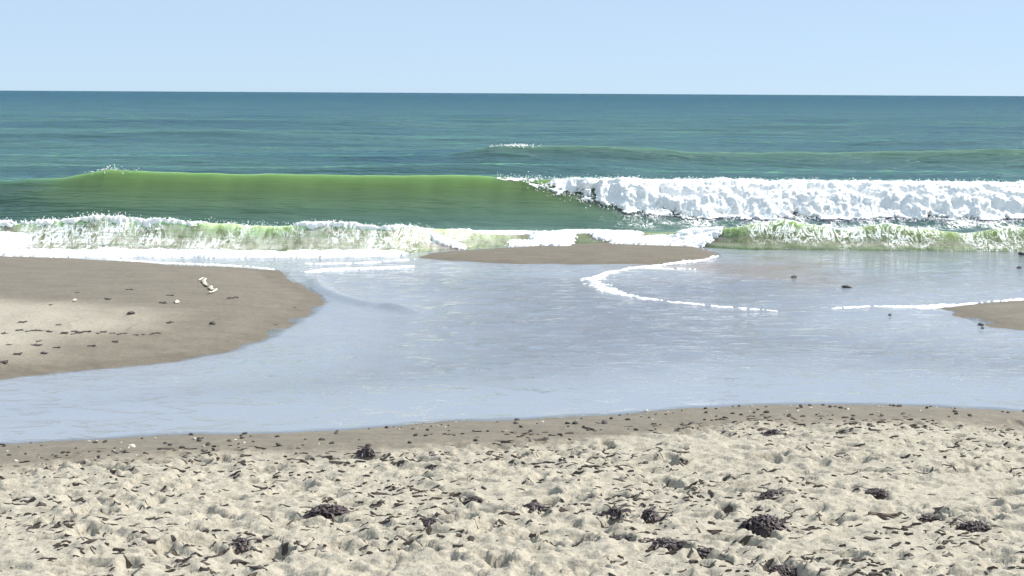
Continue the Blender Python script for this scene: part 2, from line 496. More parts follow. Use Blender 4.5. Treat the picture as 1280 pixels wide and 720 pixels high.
# ------------------------------------------------------------------ sea
def crest1(x): return 27.0 + .18 * np.sin(x * .35 + .6) + .10 * fbm(x * .9, np.zeros_like(x), 63, 3)
def amp1(x):
    return interp(x, [(-40, .5), (-14, .5), (-10, .64), (-8.6, .74), (-7.7, .90), (-6.8, .86), (-4, .84), (-1, .80), (1, .72), (3, .64), (10, .64), (16, .6), (40, .6)]) * (1 + .045 * fbm(x * .7, np.zeros_like(x), 64, 4, .6))
def crest2(x):
    return interp(x, [(-40, 21.4), (-8, 21.4), (-1.9, 21.5), (-.9, 22.1), (.2, 22.8), (1.5, 23.0), (2.6, 22.9), (3.6, 22.35), (8, 22.35), (40, 22.2)]) + .10 * fbm(x * .5, x * 0 + 3.3, 61, 3)
def amp2(x):
    return interp(x, [(-40, .38), (-8, .38), (-7, .43), (-3, .39), (-1.7, .35), (-.7, .20), (0, .11), (1.5, .10), (2.6, .13), (3.5, .24), (4.4, .36), (5.2, .27), (6.2, .34), (7.2, .22), (8, .30), (40, .3)]) * (1 + .28 * fbm(x * .8, x * 0, 62, 4, .6))

def prof(t, wf, wb, ef):
    w = np.where(t < 0, wf, wb)
    return np.exp(-(np.sqrt(t * t + ef * ef) - ef) / w)

def sea_z(X, Y, chop=True):
    z = .02 * np.ones_like(X)
    t1 = Y - crest1(X); a1 = amp1(X)
    z += a1 * prof(t1, .58, 1.9, .36) - .06 * np.exp(-((t1 + 2.2) / .9) ** 2)
    t2 = Y - crest2(X); a2 = amp2(X)
    z += a2 * prof(t2, .20, 1.0, .10)
    z -= .35 * sstep(-.45, -1.0, t2)
    # farther swells
    y3 = 46 + 1.2 * np.sin(X * .12)
    a3 = interp(X, [(-60, .15), (-22, .25), (-6, .35), (-2, .45), (-.5, .68), (3, .62), (6, .42), (9, .52), (16, .66), (30, .55), (60, .4)])
    z += a3 * prof(Y - y3, 1.1, 2.8, 1.3)
    y3b = 41.0 + .4 * np.sin(X * .3)
    z += interp(X, [(-60, .1), (-9, .15), (-5, .25), (-1, .34), (2, .30), (4, .1), (60, .05)]) * prof(Y - y3b, .8, 1.5, .5)
    y4 = 98 + 2.0 * np.sin(X * .06 + 1)
    a4 = interp(X, [(-200, .2), (-36, .3), (-28, .55), (-10, .50), (-4, .2), (200, .2)])
    z += a4 * prof(Y - y4, 2.5, 5, 1.5)
    y5 = 66 + 1.5 * np.sin(X * .09 + 2)
    z += interp(X, [(-80, .2), (-25, .35), (-14, .45), (-6, .2), (20, .2), (30, .35), (80, .2)]) * prof(Y - y5, 1.5, 3.5, 1.0)
    if chop:
        far = sstep(28.0, 40.0, Y)
        gain = .25 + .75 * far
        mid = sstep(21.0, 24.5, Y) * gain
        z += mid * (.060 * fbm(X * .35, Y * .9, 71, 4, .55) + .018 * fbm(X * 1.8, Y * 4.0, 74, 3, .6))
        z += sstep(32, 60, Y) * .24 * fbm(X * .07, Y * .20, 77, 4, .55)
    return z

su = np.concatenate([np.linspace(-3.2, -.46, 26, endpoint=False), np.linspace(-.46, .46, 680), np.linspace(.46, 3.2, 27)[1:]])
sy = np.concatenate([axis((20.2, 29, .032)), axis((29.1, 50, .10)), np.geomspace(50.12, 150, 170), np.geomspace(152, 30000, 110)])
SU, SY = np.meshgrid(su, sy)
SX = SU * SY
SZ = sea_z(SX, SY)
SZ = np.where(SY > 400, SZ * sstep(3000, 400, SY) , SZ)
T1 = SY - crest1(SX); T2 = SY - crest2(SX)
wave1 = prof(T1 + .15, .62, .5, .3) * sstep(-10.5, -7.5, SX + .4 * fbm(SX, SY, 82, 2)) * sstep(6, 1, SX)
wave2 = prof(T2, .45, .7, .2)
sed_glow = np.clip(.95 * wave1 + .45 * wave2 * (1 - .7 * sstep(2.5, 3.5, SX)) + .13 * sstep(29, 25, SY), 0, 1)
khaki = np.clip(wave2 * .75 + .3 * sstep(23.5, 21.5, SY), 0, 1)
sed_glow = np.clip(sed_glow + .33 * prof(SY - 46 - 1.2 * np.sin(SX * .12), 1.2, 1.0, .5) * sstep(-3, 0, SX) , 0, 1)
veil = wave2 * sstep(1.5, -1.5, SX) * .9 + wave2 * sstep(1.5, 3.5, SX) * .15 + .35 * sstep(22.6, 21.5, SY)
sea = link('sea', grid_mesh('sea', SX, SY, SZ, {'sediment_glow': sed_glow, 'veil': np.clip(veil, 0, 1), 'calm': 1 - .95 * np.clip(wave1 * 1.4 + wave2, 0, 1), 'offshore_shade': sstep(4.0, 6.8, np.log(SY)), 'khaki': khaki, 'lace': np.clip(prof(T2 + .15, .5, .5, .25) * (.15 + .85 * sstep(-.3, -2, SX) + .75 * sstep(3, 4, SX)) + 1.0 * sstep(-2.6, -1.5, T1) * sstep(-.7, -1.2, T1) * sstep(1.2, 3.0, SX) + .8 * sstep(.1, .5, T1) * sstep(2.6, .8, T1) * sstep(.5, 4.0, SX), 0, 1)}), M_SEA)
tag(sea, 'teal green sea with a rising wave running up to the horizon', 'sea', kind='structure')

# ------------------------------------------------------------------ tidal pool
wx = axis((-60, -9, 2), (-9, 9, .05), (9, 60, 2)); wy = axis((6.5, 22.6, .05))
WX, WY = np.meshgrid(wx, wy)
pe = np.interp(WX, e[:, 0], e[:, 1])
wakel = [at_z(x, y) for x, y in [(425, 338), (400, 345), (392, 352), (403, 364), (430, 374), (470, 383), (510, 389), (548, 394)]]
dW, aW = line_d(WX, WY, wakel)
WZ = .004 * fbm(WX * .8, WY * 1.6, 91, 4)
WZ += .050 * np.exp(-(dW / .10) ** 2) * sstep(0, .25, aW) * sstep(1.0, .8, aW)
gi = np.clip(np.searchsorted(gy, WY) - 1, 0, len(gy) - 1); gj = np.clip(np.searchsorted(gx, WX) - 1, 0, len(gx) - 1)
DEP = np.clip((WZ - GZ[gi, gj]) / .05, 0, 1)
rip = sstep(.0, 2.2, WY - pe) * (.35 + .65 * sstep(-.35, .35, fbm(WX * .35, WY * .30, 95, 3)))
rip = np.maximum(rip, .22) * (1 - .65 * sstep(17.5, 19.5, WY) * sstep(2.5, 5, WX)) * (.35 + .65 * sstep(-6, -2.5, WX))
sx0, sy0 = at_z(950, 336)
shoal = sstep(1.3, .3, np.hypot((WX - sx0) / 1.6, (WY - sy0) / 1.5) + .7 * fbm(WX * 1.5, WY * 1.5, 97, 4))
rip = rip * (1 + .9 * sstep(12.6, 14, WY) * sstep(19, 17.5, WY) * sstep(-3.2, -1.2, WX))
WZ += .017 * np.clip(rip - .15, 0, 2) * fbm(WX * 1.3 + .35 * WY, WY * 2.6 - .2 * WX, 99, 3, .55)
pool = link('tidal_pool', grid_mesh('tidal_pool', WX, WY, WZ, {'ripple': rip, 'depth': DEP, 'shoal': shoal, 'channel': sstep(.08, .24, WZ - GZ[gi, gj])}), M_POOL)
tag(pool, 'shallow pale blue tidal pool between the sand banks', 'water', kind='structure')

# ------------------------------------------------------------------ foam
def surf_at(X, Y):
    gi = np.clip(np.searchsorted(gy, Y) - 1, 0, len(gy) - 1); gj = np.clip(np.searchsorted(gx, X) - 1, 0, len(gx) - 1)
    return np.maximum(np.maximum(sea_z(X, Y, True), GZ[gi, gj]), 0.0)

def puffs(X, Y, s, seed):
    f, _ = worley(X * s + .3 * fbm(X * s, Y * s, seed + 5, 2), Y * s, seed)
    return np.clip(1 - f * f, 0, 1)

# the broken roller of the big wave: billows pushed out along the wave face
rx = np.concatenate([np.linspace(-.3, 12.2, 690), np.linspace(12.4, 40, 100)])
rt_ = np.concatenate([np.linspace(-1.75, .3, 100), np.linspace(.33, 1.5, 26)])
RX, RT = np.meshgrid(rx, rt_)
RY = crest1(RX) + RT
RZ = sea_z(RX, RY)
dz = (sea_z(RX, RY + .03) - sea_z(RX, RY - .03)) / .06
nl = np.sqrt(1 + dz * dz)
front = interp(RX, [(-.3, -.06), (.0, -.12), (.5, -.25), (1.0, -.45), (1.8, -.80), (2.6, -1.15), (3.4, -1.28), (7, -1.15), (12, -1.2), (40, -1.2)])
front = front + .22 * fbm(RX * 2.2, RX * 0, 101, 5, .7) * sstep(-.2, .8, RX)
backl = interp(RX, [(-.3, .12), (.3, .2), (2, .35), (4, .55), (7, .75), (40, .9)]) + .16 * fbm(RX * 1.2, RX * 0, 103, 4)
S_al = RT + RZ * .8                      # rough arc length down the face
inside = np.minimum(RT - front, backl - RT) + .16 * fbm(RX * 4.5, S_al * 4.5, 119, 4, .6)
P1, P2, P3 = puffs(RX, S_al, 3.2, 111), puffs(RX, S_al, 7.5, 113), puffs(RX, S_al, 15, 115)
grow = sstep(-.15, 1.8, RX)
face = sstep(.15, -.35, RT)
thick = (.02 + grow * (.03 + .12 * face * P1 + .060 * P2 * (.3 + .7 * face)) + .036 * P3 * (.4 + .6 * face) + .012 * fbm(RX * 14, S_al * 14, 117, 2)) * sstep(0, .62, inside)
hole = fbm(RX * 3.0, S_al * 4.0, 121, 4)
thick = np.where(inside < 0, np.maximum(-.05, inside * .5), thick - .05 * sstep(.22, .0, inside) * (hole > .05))
thick -= .22 * sstep(.22, .45, hole) * (1 - .4 * grow) * sstep(.75, .25, inside)
FX, FY, FZ = RX, RY - thick * dz / nl * (dz > 0), RZ + thick / nl
FY = FY - grow * face * .08 * P1 * (thick > 0)
roller = link('breaker_foam', grid_mesh('breaker_foam', FX, FY, FZ, None, thick > -.03), M_FOAM)
tag(roller, 'thick tumbling white foam of the big breaking wave', 'foam', kind='stuff')

# lacy foam on the shore wave and at its foot
hx = np.concatenate([np.linspace(-30, -9.4, 80, endpoint=False), np.linspace(-9.4, 9.4, 1000), np.linspace(9.4, 30, 81)[1:]])
ht = np.concatenate([np.linspace(-2.6, -.75, 62, endpoint=False), np.linspace(-.75, .18, 84, endpoint=False), np.linspace(.18, 1.7, 44)])
HX, HT = np.meshgrid(hx, ht)
HY = crest2(HX) + HT
HB = surf_at(HX, HY)
n_f = fbm(HX * 2.6, HY * 2.8, 131, 5, .65)
AL = HT + HB * 1.1
lace1, lace2 = worley(HX * 4.6 + .8 * fbm(HX * 3, HY * 3, 133, 3), AL * 2.0 + .8 * fbm(HX * 3, HY * 2, 134, 3), 135)
lace = 1 - sstep(.02, .22, lace2 - lace1)
f1, f2 = worley(HX * 12 + .6 * fbm(HX * 6, HY * 6, 136, 2), AL * 6, 137)
lacef = 1 - sstep(.03, .32, f2 - f1)
leftw = sstep(-.6, -2.2, HX)
patch = fbm(HX * .9, AL * 1.2, 142, 3)
topf = np.exp(-((HT - .02) / .10) ** 2)
facef = sstep(-.55, -.35, HT) * sstep(.1, -.05, HT)
dens = -.50 + leftw * (topf * (.42 + .9 * fbm(HX * 2.2, HX * 0, 141, 5, .6) + .35 * lacef)) + .55 * n_f
dens = np.where(HT < -.6, -1, dens)
foot_y = interp(HX, [(-30, 20.05), (-8, 20.15), (-5.5, 20.35), (-3, 20.40), (-1.9, 20.6), (-1.0, 21.2), (40, 21.2)])
foot = sstep(-.05, .12, HY - foot_y - .10 * fbm(HX * 1.8, HX * 0, 145, 4)) * sstep(-.42, -.62, HT) * sstep(-1.2, -2.0, HX)
dens = np.maximum(dens, np.where(foot > .02, foot * 1.2 - .50 + .55 * n_f, -1))
whiteL = sstep(-7.0, -7.6, HX + .3 * n_f) * sstep(-.05, -.25, HT) * sstep(-1.2, -.9, HT)
dens = np.maximum(dens, np.where(whiteL > .02, whiteL * (.9 + .4 * n_f) - .4, -1))
def blob(px, py, a, b, s=1.0, z=0.0):
    """a foam lobe that lies on the surf: centre pixel, half widths in metres"""
    x, y = at_z(px, py, z)
    return s * sstep(1.25, .55, np.hypot((HX - x) / a, (HY - y) / b) + .35 * n_f)
surf_blobs = 0
for args in [(640, 291, .50, .8, 1, .08), (690, 297, .42, .8, 1, .08), (730, 289, .6, .9, 1, .08), (770, 295, .5, .5, 1, .08), (820, 302, .8, .38, 1, .05), (865, 302, .4, .45, 1, .05), (605, 290, .35, .4, 1, .1),
             (655, 303, .3, .3, 1, .05), (700, 306, .2, .18, 1, .04), (560, 303, .32, .14, .9, .1), (575, 297, .3, .12, .9, .1),
             (882, 293, .20, .40, 1, .08), (893, 303, .14, .30, 1, .03), (905, 286, .35, .16, .8, .2)]:
    surf_blobs = np.maximum(surf_blobs, blob(*args))
dens = np.maximum(dens, np.where(surf_blobs > .02, surf_blobs * 1.05 - .60 + .85 * n_f + .22 * lacef, -1))
dens = np.maximum(dens, -.50 + sstep(2.8, 4, HX) * .40 * topf + .5 * n_f - .3 * sstep(.2, .5, HT) - 2.0 * (HT < -.5))
PH = puffs(HX, HY + HB, 7.0, 151); PH2 = puffs(HX, HY + HB, 17, 152)
th = np.where(dens > 0, np.minimum(dens * .12, .012) + sstep(0, .45, dens) * (.020 * PH + .014 * PH2), -.02)
shore = link('shore_foam', grid_mesh('shore_foam', HX, HY - np.maximum(th, 0) * facef * .8, HB + th, None, dens > -.02), M_FOAM)
tag(shore, 'lacy white foam on the small shore wave and along its foot', 'foam', kind='stuff')

# thin foam lines drifting on the pool
def foam_line(px_pts, width, seed, label, frag=.0, wid_fn=None):
    pts = [at_z(*p) for p in px_pts]
    A = np.array(pts); pad = width * 3 + .2
    xs = np.arange(A[:, 0].min() - pad, A[:, 0].max() + pad, .02); ys = np.arange(A[:, 1].min() - pad, A[:, 1].max() + pad, .025)
    X, Y = np.meshgrid(xs, ys)
    n = fbm(X * 3.5, Y * 2.5, seed, 4); n2 = fbm(X * 1.2, Y * 1.2, seed + 7, 3)
    d, al = line_d(X + .05 * n, Y + .08 * n, pts)
    w = .8 * width * (1 + .8 * n2)
    w = w * (.25 + .75 * np.sqrt(np.clip(np.minimum(al, 1 - al) * 7, 0, 1)))
    if wid_fn: w = w * interp(al, wid_fn)
    c1, c2 = worley(X * 12 + .9 * n, Y * 6 + .9 * n, seed + 3)
    den = .75 - d / np.maximum(w, .005) + .75 * n - frag * (n2 + .15) + .8 * (sstep(.35, .03, c2 - c1) - .55)
    den = np.where(d > pad * .8, -1, den)
    zz = .006 + np.where(den > 0, .002 + .010 * sstep(0, .8, den) * puffs(X, Y, 14, seed), -.02)
    gz = np.maximum(GZ[np.clip(np.searchsorted(gy, Y) - 1, 0, len(gy) - 1), np.clip(np.searchsorted(gx, X) - 1, 0, len(gx) - 1)], 0)
    o = link('foam_line', grid_mesh('foam_line', X, Y, gz + zz, None, den > -.05), M_FOAM)
    tag(o, label, 'foam', kind='stuff')
foam_line([(897, 320), (880, 325), (835, 330), (785, 336), (752, 343), (742, 349), (750, 359), (782, 369), (830, 377), (890, 383), (975, 389)], .10, 201,
          'curved white foam line looping out from the sand bar', .25, [(0, .9), (.3, .7), (.45, 1.5), (.6, 1.6), (.75, .7), (1, .45)])
foam_line([(1040, 386), (1090, 384), (1150, 383.5), (1195, 381)], .14, 203, 'short white foam streak beside the two dark stones in the pool', .35)
foam_line([(1185, 383), (1215, 380), (1240, 377.5), (1280, 374), (1360, 370)], .05, 205, 'thin white foam edge along the back of the small right sand spit', .3)
foam_line([(385, 340), (420, 337), (460, 336), (515, 333)], .16, 207, 'pale foam streak off the tip of the left sand bank', .2)
foam_line([(780, 334), (830, 336), (870, 337)], .07, 209, 'small inner foam streak inside the curved foam loop', .4)
foam_line([(130, 324.5), (200, 328.5), (300, 332.5), (345, 337)], .06, 211, 'thin foam edge on the seaward side of the left sand bank', .2)
foam_line([(375, 330), (450, 329), (520, 324)], .05, 213, 'faint foam streak between the shore wave and the sand bar', .5)

# spray thrown off the crests
def spray():
    V, F = [], []
    octv = np.array([(1, 0, 0), (-1, 0, 0), (0, 1, 0), (0, -1, 0), (0, 0, 1), (0, 0, -1)], float)
    octf = np.array([(0, 2, 4), (2, 1, 4), (1, 3, 4), (3, 0, 4), (2, 0, 5), (1, 2, 5), (3, 1, 5), (0, 3, 5)])
    pts = []
    for i in range(1500):
        x = rng.uniform(-.3, 13); y = float(crest1(np.array(x))) + rng.normal(-.05, .12)
        z = float(amp1(np.array(x))) + .02 + abs(rng.normal(0, .04)); pts.append((x, y, z, rng.uniform(.004, .012)))
    for i in range(1300):
        x = rng.uniform(.2, 13); fr = float(interp(x, [(-.3, .05), (.5, -.22), (1.0, -.42), (1.8, -.75), (2.6, -1.10), (13, -1.2)]))
        y = float(crest1(np.array(x))) + fr - .08 + rng.normal(0, .09)
        z = float(sea_z(np.array([x]), np.array([y]))[0]) + abs(rng.normal(0, .06)); pts.append((x, y, z, rng.uniform(.005, .018)))
    for i in range(70):
        x = -7.6 + rng.normal(0, .22); y = float(crest1(np.array(x))) + rng.normal(0, .1); pts.append((x, y, float(sea_z(np.array([x]), np.array([y]))[0]) + abs(rng.normal(0, .03)), rng.uniform(.006, .016)))
    for i in range(900):
        x = rng.uniform(-8.5, -1.2) if i % 3 else rng.normal(-6.3, .35)
        y = float(crest2(np.array([x]))[0]) + rng.normal(-.06, .08); z = float(amp2(np.array([x]))[0]) + .02 + abs(rng.normal(0, .035))
        pts.append((x, y, z, rng.uniform(.003, .011)))
    for i in range(160):
        x = .1 + rng.normal(0, .35); y = 46 + rng.normal(0, .2); pts.append((x, y, float(sea_z(np.array([x]), np.array([y]))[0]) + abs(rng.normal(0, .03)), rng.uniform(.012, .03)))
    ok = np.argwhere((thick > .03) & (RX < 13)); ok = ok[rng.integers(len(ok), size=7000)]
    for (i, j) in ok:
        o_ = abs(rng.normal(0, .03)); pts.append((FX[i, j] + rng.normal(0, .01), FY[i, j] - o_ * .6, FZ[i, j] + o_ * .7, rng.uniform(.004, .013)))
    ok = np.argwhere((dens > .05) & (np.abs(HX) < 9.4) & (HT < .3)); ok = ok[rng.integers(len(ok), size=5000)]
    for (i, j) in ok:
        pts.append((HX[i, j], HY[i, j] - .01, HB[i, j] + max(th[i, j], 0) + rng.uniform(-.005, .012), rng.uniform(.004, .013)))
    for i, (x, y, z, r) in enumerate(pts):
        V.append(octv * r * rng.uniform(.7, 1.3, 3) + (x, y, z)); F.append(octf + 6 * i)
    return mesh_np('spray', np.concatenate(V), np.concatenate(F))
sp = link('spray', spray(), M_FOAM)
tag(sp, 'fine white water drops thrown up along the wave crests', 'spray', kind='stuff')

# ------------------------------------------------------------------ small things
def ico_pts(n=26, seed=0):
    import bmesh
    bm = bmesh.new(); bmesh.ops.create_icosphere(bm, subdivisions=2, radius=1)
    r = random.Random(seed)
    ax = [Vector((r.uniform(-1, 1), r.uniform(-1, 1), r.uniform(-1, 1))).normalized() for _ in range(7)]
    off = [r.uniform(.55, .95) for _ in ax]
    for v in bm.verts:
        for a, o in zip(ax, off):
            d = v.co.dot(a)
            if d > o: v.co -= a * (d - o) * .8
        v.co *= r.uniform(.96, 1.04)
    return bm

stone_meshes = []
for i in range(6):
    bm = ico_pts(seed=i)
    for v in bm.verts: v.co = Vector((v.co.x, v.co.y * .75, v.co.z * .5))
    me = bpy.data.meshes.new('pebble'); bm.to_mesh(me); bm.free()
    for p_ in me.polygons: p_.use_smooth = True
    me.materials.append(M_STONE); stone_meshes.append(me)

def shell_mesh(seed):
    r = random.Random(seed); V, F = [], []
    nr, nc = 6, 13
    for i in range(nr):
        u = i / (nr - 1)
        for j in range(nc):
            a = math.radians(-75 + 150 * j / (nc - 1))
            rad = u * (1 + .06 * math.cos(j * math.pi)) * (1 - .12 * abs(a) ** 2 / 1.7)
            V.append((math.sin(a) * rad, math.cos(a) * rad - .45, .38 * math.sin(math.pi * min(1, .12 + u * .88)) * math.cos(a * .9) + .035 * math.cos(j * math.pi) * u))
    n = len(V)
    for (x, y, z) in list(V): V.append((x, y, z - .07))
    for b in (0, n):
        for i in range(nr - 1):
            for j in range(nc - 1):
                q = (b + i * nc + j, b + i * nc + j + 1, b + (i + 1) * nc + j + 1, b + (i + 1) * nc + j)
                F.append(q if b == 0 else q[::-1])
    for j in range(nc - 1):
        a = (nr - 1) * nc + j; F.append((a, a + 1, n + a + 1, n + a))
    for i in range(nr - 1):
        for j in (0, nc - 1):
            a = i * nc + j; F.append((a, a + nc, n + a + nc, n + a))
    me = bpy.data.meshes.new('shell'); me.from_pydata(V, [], F); me.update()
    for p_ in me.polygons: p_.use_smooth = True
    me.materials.append(M_SHELL); return me
shell_meshes = [shell_mesh(i) for i in range(2)]

def place(name, me, x, y, z, s, label, cat, group=None, tilt=.3):
    o = link(name, me)
    o.location = (x, y, z); o.scale = (s * rng.uniform(.85, 1.2), s * rng.uniform(.85, 1.15), s * rng.uniform(.85, 1.2))
    o.rotation_euler = (rng.normal(0, tilt), rng.normal(0, tilt), rng.uniform(0, 6.28))
    return tag(o, label, cat, group)

# stones that the photograph shows singly
for px, py, s, lab in [(992, 364, .055, 'dark stone in the pool, farther from the foam streak of the pair'),
                       (1058, 376, .065, 'dark stone in the pool right beside the short foam streak'),
                       (1276, 338.5, .075, 'largest dark stone out in the pool near the surf'),
                       (1273, 353, .035, 'small dark pebble in the pool behind the right sand spit'),
                       (1112, 404, .03, 'small dark pebble in the water off the tip of the right sand spit'),
                       (1226, 407, .035, 'small dark stone on the near edge of the right sand spit'),
                       (1228, 413, .03, 'small dark stone in shallow water just below the right sand spit'),
                       (164, 392.5, .05, 'round dark stone alone in the middle of the left sand bank'),
                       (266, 405, .045, 'dark stone on the left sand bank towards the pool edge')]:
    x, y, z = at_ground(px, py); z = max(z, 0.0)
    place('stone', stone_meshes[int(rng.integers(6))], x, y, z + s * .15, s, lab, 'stone', None, .15)

# pebbles and shells along the damp rim
G1, G2, G3, G4 = 'dark pebbles near the waterline', 'white shells on the damp rim', 'dark pebbles towards the dry sand', 'shell bits on the dry sand'
n = 0
while n < 150:
    x = rng.uniform(-5.0, 5.0); ey = float(np.interp(x, e[:, 0], e[:, 1])); sdist = abs(rng.normal(0.25, .55))
    y = ey - sdist - .02
    if abs(x) > .40 * y or sdist > 1.3: continue
    s = rng.uniform(.009, .024) * (1.3 if rng.random() < .15 else 1)
    place('pebble', stone_meshes[int(rng.integers(6))], x, y, ground_at(x, y) + s * .2, s, 'small dark pebble on damp sand close to the waterline' if sdist < .35 else 'small dark pebble where the damp rim nears dry sand', 'pebble', G1 if sdist < .35 else G3); n += 1
n = 0
while n < 70:
    x = rng.uniform(-5.0, 5.0); ey = float(np.interp(x, e[:, 0], e[:, 1])); sdist = abs(rng.normal(0.2, .5))
    y = ey - sdist - .01
    if abs(x) > .40 * y or sdist > 1.2: continue
    s = rng.uniform(.008, .019)
    place('shell', shell_meshes[n % 2], x, y, ground_at(x, y) + s * .1, s, 'small white shell on the damp sand rim of the pool', 'shell', G2); n += 1
for px, py, s in [(92, 547.5, .03), (165, 559, .035), (243, 549.5, .025), (1060, 512, .02), (808, 514.5, .028)]:
    x, y, z = at_ground(px, py)
    place('shell', shell_meshes[n % 2], x, y, z + s * .2, s, 'small white shell on the damp sand rim of the pool', 'shell', G2); n += 1
for px, py, s, lab in [(93, 377, .045, 'white shell on the left sand bank nearer the surf'), (221, 378.5, .05, 'white shell beside a dark weed scrap on the left sand bank')]:
    x, y, z = at_ground(px, py); place('shell', shell_meshes[0], x, y, z + .012, s, lab, 'shell')

# seaweed
def strand(pts, w, h, V, F, r):
    """flat tapering ribbon with thickness along pts"""
    b = len(V); n = len(pts)
    for i, p_ in enumerate(pts):
        q = pts[min(i + 1, n - 1)] - pts[max(i - 1, 0)]
        sd = Vector((-q.y, q.x, 0)); sd = sd.normalized() if sd.length > 1e-6 else Vector((1, 0, 0))
        ww = w * (.35 + .65 * math.sin(math.pi * (i + .6) / (n + .2)))
        V.append(tuple(p_ + sd * ww)); V.append(tuple(p_ + Vector((0, 0, h)))); V.append(tuple(p_ - sd * ww)); V.append(tuple(p_ - Vector((0, 0, h))))
    for i in range(n - 1):
        for k_ in range(4):
            a, c = b + i * 4 + k_, b + i * 4 + (k_ + 1) % 4
            F.append((a, c, c + 4, a + 4))
    F.append((b, b + 1, b + 2, b + 3)); e_ = b + (n - 1) * 4; F.append((e_ + 3, e_ + 2, e_ + 1, e_))

def weed_clump(x, y, z, w, d, h, seed, label):
    r = random.Random(seed)
    root = bpy.data.objects.new('seaweed_clump', None); COL.objects.link(root); root.location = (x, y, z)
    tag(root, label, 'seaweed')
    def mound(px_, py_): return h * max(0, 1 - (px_ / w) ** 2 - (py_ / d) ** 2) ** .7
    V, F = [], []
    for i in range(90):
        a = r.uniform(0, 6.28); q = r.random() ** .6
        cx, cy = math.cos(a) * q * w * .85, math.sin(a) * q * d * .85
        ang = r.gauss(0, .7); L = r.uniform(.04, .11); pts = []
        for k_ in range(5):
            t = (k_ / 4 - .5) * L
            X, Y = cx + math.cos(ang) * t, cy + math.sin(ang) * t; ang += r.gauss(0, .25)
            pts.append(Vector((X, Y, mound(X, Y) * r.uniform(.75, 1.12) + r.uniform(0, .008))))
        strand(pts, r.uniform(.004, .010), r.uniform(.002, .005), V, F, r)
    # matted core
    b = len(V); nu, nv = 18, 7
    for i in range(nv):
        for j in range(nu):
            a = 2 * math.pi * j / nu; q = i / (nv - 1) * (1 + .16 * math.sin(3 * a + seed) + .1 * math.sin(7 * a + seed * 2))
            X, Y = math.cos(a) * q * w * .9, math.sin(a) * q * d * .9
            V.append((X, Y, mound(X / 1.1, Y / 1.1) * r.uniform(.72, 1.0) - .012))
    for i in range(nv - 1):
        for j in range(nu):
            a0, a1 = b + i * nu + j, b + i * nu + (j + 1) % nu
            F.append((a0, a0 + nu, a1 + nu, a1))
    me = bpy.data.meshes.new('weed_mat'); me.from_pydata(V, [], F); me.update(); link('weed_mat', me, M_WEED, root)
    for f_ in range(r.randint(3, 5)):
        V, F = [], []
        a = r.uniform(0, 6.28); px_, py_ = math.cos(a) * w * .5, math.sin(a) * d * .5; ang = a; zz = mound(px_, py_); pts = []
        rise = r.uniform(-.2, .8)
        for k_ in range(7):
            pts.append(Vector((px_, py_, max(.004, zz)))); px_ += math.cos(ang) * .016; py_ += math.sin(ang) * .012; zz += .012 * rise * (1 - k_ / 3); ang += r.gauss(0, .3)
        strand(pts, .007, .003, V, F, r)
        me = bpy.data.meshes.new('frond'); me.from_pydata(V, [], F); me.update(); link('frond', me, M_WEED, root)
    return root

for i, (px, py, w, d, h, lab) in enumerate([
        (955, 664, .13, .07, .075, 'dark spiky seaweed heap lying alone on smooth pale sand'),
        (412, 645, .13, .07, .055, 'broad dark seaweed heap beside a shallow paler print'),
        (459, 568, .05, .04, .045, 'small rounded dark weed lump at the edge of the dry sand'),
        (833, 682, .12, .05, .03, 'widest dark mat standing in for the shade in a deep hollow'),  # this mat and the next two stand in for shade in the hollows
        (772, 678, .08, .05, .03, 'round dark mat standing in for the shade in a hollow beside the widest mat'),
        (885, 696, .09, .05, .035, 'tilted dark mat standing in for hollow shade downhill of the widest mat'),
        (1218, 664, .09, .05, .045, 'ragged dark weed heap trailing down a sandy slope'),
        (540, 657, .06, .035, .03, 'low dark weed clump between two scuffed prints'),
        (592, 628, .06, .035, .03, 'flat dark weed clump uphill of a curved print'),
        (812, 648, .05, .03, .045, 'small dark weed tuft uphill of the deep hollows'),
        (768, 644, .04, .03, .04, 'tiny dark weed tuft next to the small tuft'),
        (302, 684, .045, .04, .04, 'purple black weed lump among pale clods'),
        (668, 636, .06, .04, .03, 'dark weed clump with a trailing end'),
        (1095, 617, .08, .03, .025, 'long thin dark weed clump pointing along the shore'),
        (967, 620, .06, .03, .03, 'dark weed clump uphill of the spiky heap'),
        (980, 716, .09, .04, .03, 'dark ragged weed strip on the lowest sand'),
        (968, 543, .06, .03, .03, 'dark weed lump where the damp rim meets dry sand'),
        (1160, 651, .06, .03, .03, 'dark weed clump above a thin straight scrap')]):
    x, y, z = at_ground(px, py)
    weed_clump(x, y, z - .004, w, d, h, i, lab)

# sticks
def stick(px, py, L, ang, w, label):
    x, y, z = at_ground(px, py); V, F = [], []; r = random.Random(int(px))
    pts = []
    for k_ in range(8):
        t = (k_ / 7 - .5) * L
        X, Y = math.cos(ang) * t, math.sin(ang) * t + r.gauss(0, .004)
        pts.append(Vector((X, Y, ground_at(x + X, y + Y) - z + w * .6)))
    strand(pts, w, w * .9, V, F, r)
    me = bpy.data.meshes.new('stick'); me.from_pydata(V, [], F); me.update()
    o = link('stick', me, M_WOOD); o.location = (x, y, z); tag(o, label, 'stick')
stick(1106, 645, .17, -.1, .009, 'thin straight dark stick on smooth dry sand')
stick(735, 536, .14, -1.0, .008, 'short pale stick lying across the damp rim')
stick(1025, 608, .16, -.3, .007, 'thin dark bent stick above the spiky weed heap')

